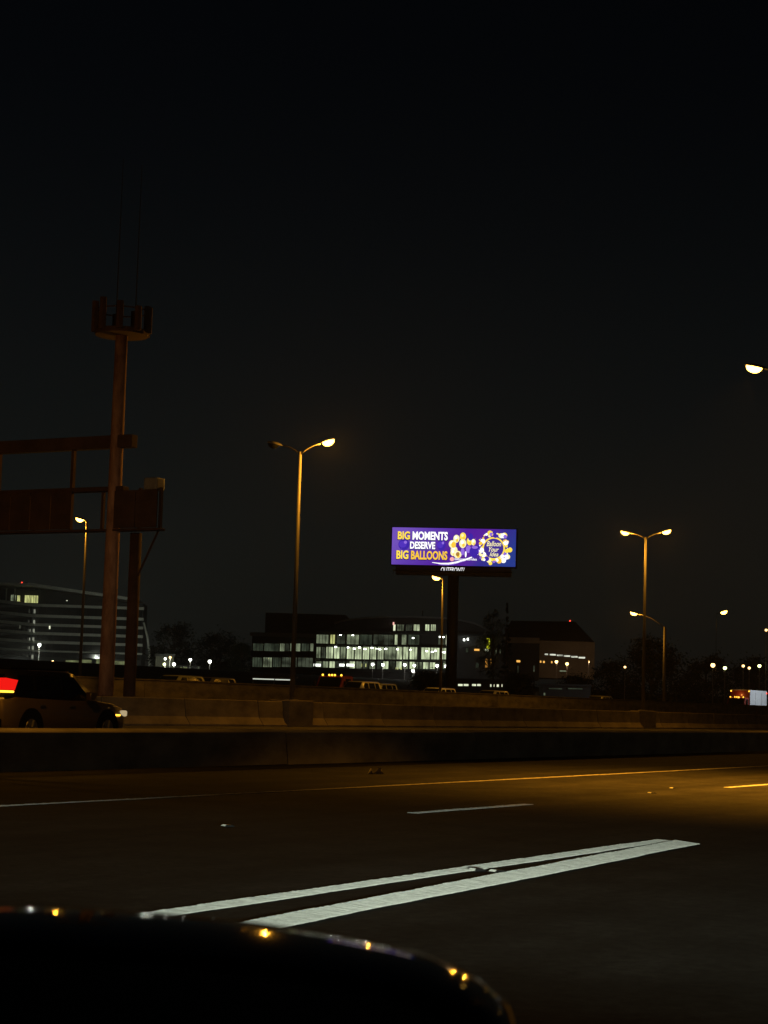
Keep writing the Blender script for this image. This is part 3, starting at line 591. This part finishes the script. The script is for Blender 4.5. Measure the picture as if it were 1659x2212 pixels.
for k in range(len(zc)):      # dark glazing between the bands, pane by pane
    zt_ = zc[k] - .52; zb2 = (zc[k + 1] + .52) if k + 1 < len(zc) else zt_ - 1.8
    a = gx0 + 1.2; first = None
    while a < gx1 - 2:
        if first is None: first = MB().box(0, 2.9, .85, .95, zb2, zt_).build('glass_panel', GLASS_D, s.root, loc=(a, 0, 0))
        else: share(first, 'glass_panel', s.root, (a, 0, 0))
        a += 3.0
    wing('glazing', zb2, zt_, 1.2, GLASS_D)
    s.box('stair_window', 64.5, 68.5, rows[k] + 5, rows[k] + 13.5, -.25, -.1, glow('stair_light', (.20, .21, .16), 1, .5, (1, 1, .3)))
    if k in (2, 3, 4): s.box('stair_window', 59.5, 61.5, rows[k] + 6, rows[k] + 13, -2.6, -2.5, MATS['stair_light'])
# tilted roof slab and set-back top storey
ra, rb = s.U(50), s.U(288); za, zb3 = s.Z(50, 1260), s.Z(284, 1294)
MB().add([(ra, -2, za - 1.1), (rb, -2, zb3 - 1.1), (rb, 20, zb3 - 1.1), (ra, 20, za - 1.1), (ra, -2, za), (rb, -2, zb3), (rb, 20, zb3), (ra, 20, za)],
         [(3, 2, 1, 0), (4, 5, 6, 7), (0, 1, 5, 4), (1, 2, 6, 5), (2, 3, 7, 6), (3, 0, 4, 7)]).build('roof', BAND, s.root)
MB().bev(s.U(-60), ra - .02, -2, 20, za - 1.3, za - .25, .05).build('roof_wing', BAND, s.root)
MB().add([(s.U(74), 3, zc[0]), (rb - 2, 3, zc[0]), (rb - 2, 18, zc[0]), (s.U(74), 18, zc[0]), (s.U(74), 3, za - 2.0), (rb - 2, 3, zb3 - 1.2), (rb - 2, 18, zb3 - 1.2), (s.U(74), 18, za - 2.0)],
         [(3, 2, 1, 0), (4, 5, 6, 7), (0, 1, 5, 4), (1, 2, 6, 5), (2, 3, 7, 6), (3, 0, 4, 7)]).build('top_storey', DARKWALL, s.root)
s.box('top_storey', -40, 73.5, 1272, 1312, 3.2, 12, DARKWALL)
s.window(42, 72, 1286, 1303, 1.2, W_YL, 5); s.window(12, 24, 1285, 1299, 1.2, W_MD, 3); s.window(26, 33, 1286, 1300, 1.2, W_YL, 1)
for x in (4, 22): s.box('column', x - 1.2, x + 1.2, 1270, 1300, -.8, -.4, BAND)
s.window(131, 135, 1296, 1305, 2.7, W_WH); s.window(98.5, 102.5, 1352, 1360, -.2, W_WH, frame=DARKWALL)
s.window(137, 166, 1426, 1455, .9, W_OL, 4); s.window(168, 194, 1425, 1440, .9, W_OL, 3); s.window(203, 213, 1424, 1452, .9, W_OL, 1); s.window(243, 278, 1428, 1446, .9, W_OL, 3)
s.box('strip_light', 250, 277, 1449, 1453, .7, .9, glow('soft_strip', (.45, .45, .28), .9)); s.box('entrance_sign', 98, 116, 1430, 1433, .6, .8, W_OL)
s.window(97, 104, 1438, 1446, .9, W_MD); s.window(112, 120, 1436, 1446, .9, W_MD, 1)
a, b2 = s.U(304), s.U(320)
MB().tube([(a, -3, s.Z(305, 1346)), ((a + b2) / 2 + .3, -3, s.Z(313, 1378)), (b2, -3, s.Z(321, 1420)), (b2 + .3, -3, 0)], [.35, .45, .5, .5], 8).build('slanted_buttress', BAND, s.root, True)
s.box('warning_light', 35, 37.5, 1258, 1264, -1, -.6, REDW); s.box('light_mast', 35.9, 36.6, 1263, 1271, -.9, -.75, FRAME)

# --- lit glass-fronted building, centre
s = Site('glass_building', 'wide building with brightly lit glass front under a low arched roof', 'building', 800, 450, R_(-2), 6.6)
s.box('upper_block', 563, 738, 1324, 1372, 6, 26, DARKWALL); s.box('left_wing', 540, 676, 1374, 1470, 1.2, 22, DARKWALL); s.box('parapet', 536, 678, 1368, 1376, .2, 22, GREYROOF)
s.box('core', 678, 1040, 1362, 1470, 1.2, 24, DARKWALL)
ar = MB(); rings = []
pts = [(718, 1346), (745, 1338.5), (780, 1334), (830, 1331.5), (890, 1332), (945, 1334), (990, 1339), (1020, 1346), (1042, 1356)]
top = [(s.U(x), s.Z(x, y)) for x, y in pts]; zlow = s.Z(880, 1364)
ar.loft([[(u, w_, z - .35), (u, w_ , z), (u, w2, z), (u, w2, z - .35)] for (u, z) in top for w_, w2 in ((-1.2, 20),)]); ar.build('arched_roof', GREYROOF, s.root)
gf = MB(); n_ = len(top)
for u, z in top: gf.v += [(u, .3, z - .36), (u, .3, zlow)]
for k in range(n_ - 1): gf.f.append((2 * k, 2 * k + 1, 2 * k + 3, 2 * k + 2))
gf.build('gable_panel', DARKWALL, s.root)
for y0, y1, x0, x1 in ((1364, 1370, 678, 1040), (1394.5, 1397, 678, 972), (1426, 1428.5, 678, 972), (1446, 1452, 678, 975), (1408, 1420, 540, 676), (1443, 1452, 540, 676)):
    s.box('floor_edge', x0, x1, y0, y1, -.5, 1.25, DARKWALL)
for x0, x1, m_, k in ((844, 850, W_WH, 0), (852, 868, W_MD, 2), (871, 886, W_DM, 2), (888, 902, W_BR, 1), (913, 923, W_BR, 1), (925, 937, W_BR, 2)): s.window(x0, x1, 1349, 1364, .05, m_, k)
s.box('spotlight', 843.5, 846.5, 1345, 1351, -.2, .0, glow('pink_spot', (1, .5, .42), 1.2))
for x0, x1, m_, k in ((679, 706, W_MD, 3), (709, 720, W_YL, 1), (723, 742, W_DM, 1), (745, 772, W_MD, 2), (773, 800, W_GR, 2), (802, 846, W_DM, 3), (848, 855, W_BR, 0), (863, 874, W_MD, 0), (877, 902, W_GR, 2), (942, 957, W_DM, 1), (958, 968, W_WH, 1)): s.window(x0, x1, 1371, 1394, .05, m_, k)
for x, y in ((731, 1372.5), (758, 1372.8), (953, 1377), (946, 1376.5), (888, 1379)): s.box('ceiling_light', x - 2, x + 2, y - 1, y + 1.2, -.1, .0, LENS_W)
mains = [(680, 690, W_MD), (691, 700, W_DM), (701, 717, W_BR), (718, 731, W_BR), (732, 744, W_MD), (745, 762, W_BR), (763, 779, W_BR), (780, 795, W_BR), (796, 810, W_BR), (812, 826, W_BR), (827, 852, W_MD), (853, 866, W_BR), (867, 879, W_BR), (881, 898, W_BR), (906, 926, W_BR), (927, 946, W_BR), (948, 967, W_BR)]
for k, (x0, x1, m_) in enumerate(mains): s.window(x0, x1, 1397.5, 1425.5, .05, m_, 2 if x1 - x0 > 13 else 1)
for x, y in ((722, 1398), (748, 1399), (762, 1401.5), (773, 1399), (785, 1402.5), (800, 1400), (811, 1402), (817, 1403), (830, 1402), (855, 1403), (882, 1404), (918, 1407), (930, 1408.5), (937, 1406), (950, 1409), (956, 1409.5), (965, 1408)): s.box('ceiling_light', x - 2.3, x + 2.3, y - .9, y + 1.5, -.1, .0, LENS_W)
for k in range(20):
    x = 680 + k * 14.4
    s.window(x, x + 13, 1428.5, 1446, .05, random.choice((W_MD, W_GR, W_MD, W_BR, W_DM)), 1)
for x0, x1 in ((676, 691), (731, 742), (746, 763)): s.box('sign_light', x0, x1, 1434.5, 1440, -.5, -.3, glow('bright_sign', (.95, 1, .88), 2.2))
for x in (779, 788, 853, 857, 864): s.box('wall_light', x - .9, x + .9, 1434 + (8 if x > 800 else 0), 1441 + (8 if x > 800 else 0), -.4, -.2, W_YL)
for x0, x1, m_ in ((543, 566, W_GR), (567, 600, W_GR), (601, 612, W_MD), (613, 622, W_DM), (623, 646, W_MD), (648, 665, W_GR), (666, 674, W_MD)): s.window(x0, x1, 1390, 1408, .05, m_, 2)
for x0, x1, m_ in ((543, 565, W_GR), (566, 586, W_MD), (587, 605, W_GR), (606, 640, W_DM), (641, 674, W_DM)): s.window(x0, x1, 1420, 1442, .05, m_, 3)
for x in (678.5, 745, 811, 880, 902, 970): s.box('pier', x - 1.6, x + 1.6, 1397, 1452, -.6, .1, DARKWALL)
s.box('roof_mast', 905.5, 907.5, 1318, 1334, 4, 4.3, FRAME)
for x, y in ((998, 1383), (1006, 1381.5)): s.box('soffit_light', x - 1.6, x + 1.6, y - 2, y + 2, -.3, -.1, LENS_W)
for x0, x1, y0, y1, m_ in ((1002, 1008, 1400, 1410, W_GR), (1020, 1032, 1402, 1407, W_AM), (1024, 1031, 1433, 1444, W_GR), (1066, 1069, 1402, 1412, W_MD), (1060, 1062, 1402, 1407, W_WH), (1075, 1078, 1402, 1412, W_MD)): s.window(x0, x1, y0, y1, -.2, m_, 0, .05)
s.box('side_wing', 1040, 1100, 1372, 1470, 1.2, 24, DARKWALL)
s.box('lime_sign', 1047, 1053.5, 1380, 1402, -.3, -.05, W_LIME); s.box('white_sign', 1044, 1052, 1403, 1408, -.3, -.05, W_WH)
s.box('amber_sign', 1045, 1050, 1424, 1443, -.3, -.05, glow('amber_panel', (.75, .33, .05), .8, .6, (1, 1, .5))); s.box('amber_sign', 1055, 1058, 1424, 1436, -.3, -.05, MATS['amber_panel'])

# --- dark-roofed building with beige wall, right
s = Site('hall_building', 'hall with dark sloping roof and beige wall holding a thin window strip', 'building', 1200, 430, R_(-4), 6.6)
s.box('beige_wall', 1163, 1282, 1386, 1466, 0, 18, BEIGE); s.box('cornice', 1093, 1162.5, 1378, 1390, -.4, 18, BEIGE); s.box('dark_annex', 1094, 1163, 1390.5, 1468, .3, 18, DARKWALL)
u = [s.U(x) for x in (1085, 1100, 1240, 1281)]; zz = [s.Z(1090, 1377), s.Z(1100, 1340), s.Z(1240, 1342), s.Z(1270, 1388)]
MB().add([(u[0], -.3, zz[0]), (u[3], -.3, zz[3]), (u[3], 20, zz[3]), (u[0], 20, zz[0]), (u[1], 4, zz[1]), (u[2], 4, zz[2]), (u[2], 20, zz[2]), (u[1], 20, zz[1])],
         [(3, 2, 1, 0), (4, 5, 6, 7), (0, 1, 5, 4), (1, 2, 6, 5), (2, 3, 7, 6), (3, 0, 4, 7)]).build('roof', mat('black_roof', (.02, .02, .021), .9, var=.2), s.root)
for x0, x1, y in ((1174, 1182, 1414.3), (1185, 1199, 1415), (1200, 1214, 1416.3), (1215, 1230, 1417.8), (1231, 1246, 1419.5), (1247, 1262, 1421.3)): s.window(x0, x1, y - 2.2, y + 2.2, -.1, W_STRIP, 0, .06)
for x, y, r_ in ((1118, 1429, 4.5), (1166, 1430, 2), (1173, 1430.5, 2.5), (1190, 1431, 2.0)): s.window(x - r_, x + r_, y - 2.8, y + 2.8, -.1 if x > 1163 else .0, W_AM, 0, .06)
s.window(1116, 1119, 1438, 1454, .0, W_GR, 0, .05); s.window(1207, 1222, 1448.5, 1451.5, -.1, W_MD, 0, .05); s.window(1150, 1154, 1438, 1452, 0, W_DM, 0, .05)
s.box('warning_light', 1227.6, 1230.4, 1338.5, 1343, 4.5, 5, REDW)

# --- small pale house among the trees, left of centre
s = Site('small_house', 'small pale house with a lit yard left of the dark trees', 'building', 352, 480, R_(5), 6.5)
s.box('wall', 333, 372, 1418, 1456, 0, 9, mat('pale_render', (.40, .40, .32), .85, var=.2)); s.box('roof', 331, 374, 1413, 1418.5, -.6, 9.6, GREYROOF)
for x in (338, 350, 362): s.window(x - 3, x + 3, 1440, 1449, -.15, W_GR, 1, .06)
s.box('side_wing', 376, 430, 1438, 1457, 1, 8, DARKWALL)
for x0, x1, m_ in ((378, 384, W_DM), (386, 391, W_OL), (393, 402, W_OL), (405, 410, W_DM), (424, 428, W_MD)): s.window(x0, x1, 1440, 1452, .8, m_, 1, .06)
# --- low garages with lit openings behind the far wall
s = Site('garage', 'low dark garage with a row of bright openings right of the billboard column', 'building', 1035, 300, 0, 2.4)
s.box('wall', 983, 1092, 1470, 1500, 0, 7, DARKWALL); s.box('roof', 981, 1094, 1467, 1470.5, -.5, 7.4, DARKWALL)
for x0, x1 in ((988, 999), (1000, 1011.5), (1018, 1028), (1029, 1038)): s.window(x0, x1, 1477.3, 1482.7, -.15, W_WH, 0, .05)
for x, r_ in ((1059, 1.8), (1066, 1.2), (1074, 2.8), (1083, 1.4)): s.window(x - r_, x + r_, 1478, 1484.5, -.15, W_WH, 0, .04)
s = Site('canopy', 'low dark canopy with a long white light tube behind the tall lamp pole', 'shelter', 590, 240, 0, 2.2)
s.box('roof', 540, 640, 1460, 1464.5, -1.5, 3, DARKWALL); s.box('light_tube', 546, 592, 1466.2, 1468.6, -1.2, -1.1, glow('tube', (.62, .66, .55), .9)); s.box('light_tube', 594, 628, 1467.6, 1470, -1.2, -1.1, MATS['tube'])
for x in (545, 590, 635): s.box('post', x - 1, x + 1, 1464.6, 1500, .5, .7, FRAME)
s = Site('shed', 'long low shed with two dull pale openings near the hall', 'building', 1222, 260, 0, 2.0)
s.box('wall', 1172, 1275, 1482, 1512, 0, 6, DARKWALL); s.box('roof', 1170, 1277, 1478, 1482.5, -.4, 6.4, DARKWALL)
for x0, x1 in ((1184, 1214), (1225, 1258)): s.window(x0, x1, 1486, 1490, -.15, W_GR, 2, .05)
s.window(1173, 1178, 1496, 1503, -.15, W_MD, 0, .05)

# ------------------------------------------------------------------ small distant lamps
def yard_lamp(x, y, d, lens, label, group, r=.3, power=0, col=(1, .95, .8)):
    rr_ = ray(x, y); p = EYE + rr_ * (d / rr_.dot(Fh)); zb = max(ground_z(p.y), Z_FAR if p.y < 84 else -9); hgt = p.z - zb
    t = thing('yard_lamp', label, 'lamp', (p.x, p.y, zb), 0, group)
    MB().tube([(0, 0, 0), (0, 0, hgt - r * .9)], [.09, .06], 6).build('pole', STEEL_D, t)
    MB().ell((0, 0, hgt), r, r, r, 10, 8).build('globe', lens, t, True)
    MB().tube([(0, 0, hgt + r * .8), (0, 0, hgt + r * 1.2)], [r * .7, r * .2], 8).build('cap', HOUSING, t)
    if power: lamp_light('lamp_bulb', t, (0, -r * 1.6 * Fh.y, hgt - .1), power, col, .2)
GL_, GM, GR = 'lamps in front of the banded office', 'lamps in front of the glass building', 'far lamps on the wooded right side'
for x, y, lens, lab, r, pw in ((85, 1393, LENS_W, 'highest white lamp in front of the banded office', .55, 34000), (39.6, 1436, LENS_W, 'white lamp low at the left end of the banded office', .45, 60000),
                               (248, 1443, LENS_W, 'white lamp between the two gantry posts', .5, 44000), (114, 1429, LENS_O, 'amber lamp above the office entrance', .4, 0), (121, 1451, LENS_W, 'lowest white lamp at the office entrance', .4, 12000)):
    yard_lamp(x, y, 610, lens, lab, GL_, r, pw, (.93, 1, .82))
for x, y, lens, lab, r in ((357, 1423, LENS_W, 'left of two lamps at the small house roof', .30), (367.5, 1420, LENS_O, 'amber lamp at the small house roof corner', .30), (355, 1435, LENS_G, 'yellow-green lamp on the front of the small house', .38),
                           (375.6, 1435, LENS_W, 'bright white lamp right beside the small house', .42), (411, 1425, LENS_W, 'white lamp between the small house and the dark trees', .36), (453, 1429, LENS_W, 'lone greenish-white lamp under the dark trees', .42)):
    yard_lamp(x, y, 465, lens, lab, GM, r, 900, (.95, 1, .8))
for k, (x, y) in enumerate(((805, 1435), (827, 1436), (874.5, 1436), (895, 1437.5), (944, 1438), (963, 1439), (892, 1449))):
    yard_lamp(x, y, 432, LENS_W, ['first', 'second', 'third', 'fourth', 'fifth', 'sixth', 'lowest'][k] + (' white lamp from the left before the lit glass front' if k < 6 else ' white lamp before the lit glass front'), GM, .34, 500, (1, .98, .9))
for x, y, lens, lab, r in ((1540, 1437, LENS_S, 'largest warm lamp above the truck', .45), (1566, 1443, LENS_G, 'yellowish lamp just left of above the truck', .36), (1605.5, 1438.5, LENS_S, 'small pale lamp above the truck cab', .28),
                           (1618.5, 1443, LENS_S, 'small pinkish lamp above the truck box', .28), (1640.5, 1438.5, LENS_G, 'yellowish lamp above the rear of the truck', .34), (1350, 1441, LENS_S, 'tiny lone lamp in the dark trees', .24), (1655, 1361, LENS_S, 'high small lamp on the right picture edge', .26)):
    yard_lamp(x, y, 285, lens, lab, GR, r * .75)
for x, y, lab in ((1202, 1429.5, 'left amber lamp before the beige hall wall'), (1225, 1434, 'right amber lamp before the beige hall wall'), (1272, 1428, 'faint amber lamp at the right corner of the beige hall wall')):
    yard_lamp(x, y, 408, LENS_O if x < 1250 else W_AM, lab, 'amber lamps before the hall', .34 if x < 1250 else .15, 550, (1, .62, .34))

# ------------------------------------------------------------------ trees
LEAF = mat('dark_leaves', (.045, .06, .025), .8, var=.5, scale=.4, spec=.2); BARK = mat('bark', (.09, .07, .05), .95, var=.4)
def tree(label, x, ytop, wpx, d, kind=0, n=6500, seed=1):
    rnd = random.Random(seed); r = ray(x, hor(x)); p = EYE + r * (d / r.dot(Fh)); zb = ground_z(p.y); hgt = CAM_H + (hor(x) - ytop) * d / FPX - zb; rad = wpx * d / FPX / 2
    t = thing('tree', label, 'tree', (p.x, p.y, zb), 0, 'dark trees along the skyline')
    tr = MB().tube([(0, 0, 0), (.1, 0, hgt * .3), (-.1, .1, hgt * .6), (0, 0, hgt * .92)], [rad * .10 + .1, rad * .08, rad * .045, .03], 8)
    tips = []
    for k in range(10):
        a = rnd.uniform(0, 6.28); z0 = hgt * rnd.uniform(.2, .6); e = Vector((rad * .7 * math.cos(a), rad * .7 * math.sin(a), min(hgt * .9, z0 + hgt * .22)))
        if kind: e.x *= .4; e.y *= .4
        tr.tube([(0, 0, z0), e * .5 + Vector((0, 0, z0 * .5)), e], [rad * .04 + .03, rad * .03, .02], 5); tips.append(e)
    tr.build('trunk', BARK, t)
    cl_ = []
    for k in range(60):
        a = rnd.uniform(0, 6.28); zf = rnd.uniform(.12, .97)
        pr = (math.sin(math.pi * min(1, zf ** .8 * .98)) ** .6) if not kind else (1 - zf) * 1.05
        q = rad * pr * math.sqrt(rnd.uniform(.1, 1)); cl_.append((Vector((q * math.cos(a), q * math.sin(a), hgt * zf)), rad * rnd.uniform(.20, .42) * (1 if not kind else max(.25, 1 - zf))))
    q = MB()
    for k in range(n):
        c, cr_ = rnd.choice(cl_); v = Vector((rnd.gauss(0, .5), rnd.gauss(0, .5), rnd.gauss(0, .42))) * cr_; p_ = c + v
        if p_.z < hgt * .05: continue
        s1 = rnd.uniform(.16, .42) * max(.6, rad / 6); a1 = Vector((rnd.uniform(-1, 1), rnd.uniform(-1, 1), rnd.uniform(-1, 1))).normalized(); a2 = a1.orthogonal().normalized()
        q.add([p_ - a1 * s1, p_ + a2 * s1 * .5, p_ + a1 * s1, p_ - a2 * s1 * .5], [(0, 1, 2, 3)])
    q.build('crown', LEAF, t)
for k, a in enumerate((('broad dark tree behind the small house', 372, 1354, 105, 560), ('lower spreading dark tree left of the glass building', 470, 1374, 110, 560), ('dark rounded bush against the left end of the glass building', 520, 1392, 60, 500),
                       ('slim pointed dark tree between the glass building and the hall', 1091, 1300, 34, 415, 1), ('ragged bare-topped tree left of the slim pointed one', 1062, 1318, 60, 415), ('largest round dark tree behind the twin-arm lamp', 1408, 1382, 140, 300),
                       ('dark tree filling the gap right of the hall', 1322, 1436, 100, 320), ('low dark tree below the lone round lamp', 1525, 1422, 120, 330), ('dark tree behind the truck', 1625, 1430, 130, 340), ('dark bush at the foot of the hall', 1245, 1462, 90, 330),
                       ('dark bushes below the glass building, left of the billboard column', 930, 1455, 90, 330), ('dark shrub in front of the dark annex', 1120, 1456, 80, 330))):
    tree(a[0], a[1], a[2], a[3], a[4], a[5] if len(a) > 5 else 0, seed=k + 3)

# ------------------------------------------------------------------ night haze
HZ = bpy.data.materials.new('haze_air'); HZ.use_nodes = True; ht = HZ.node_tree; ht.nodes.clear()
pv = ht.nodes.new('ShaderNodeVolumePrincipled'); pv.inputs['Color'].default_value = (.9, .9, .9, 1); pv.inputs['Density'].default_value = 0.00011; pv.inputs['Anisotropy'].default_value = 0.3
ho = ht.nodes.new('ShaderNodeOutputMaterial'); ht.links.new(pv.outputs[0], ho.inputs['Volume'])
HAZE = True
if HAZE:
    hz = MB().box(-3100, 5100, -3100, 5100, -1.5, 62).build('haze', HZ); tag(hz, None, kind='stuff')
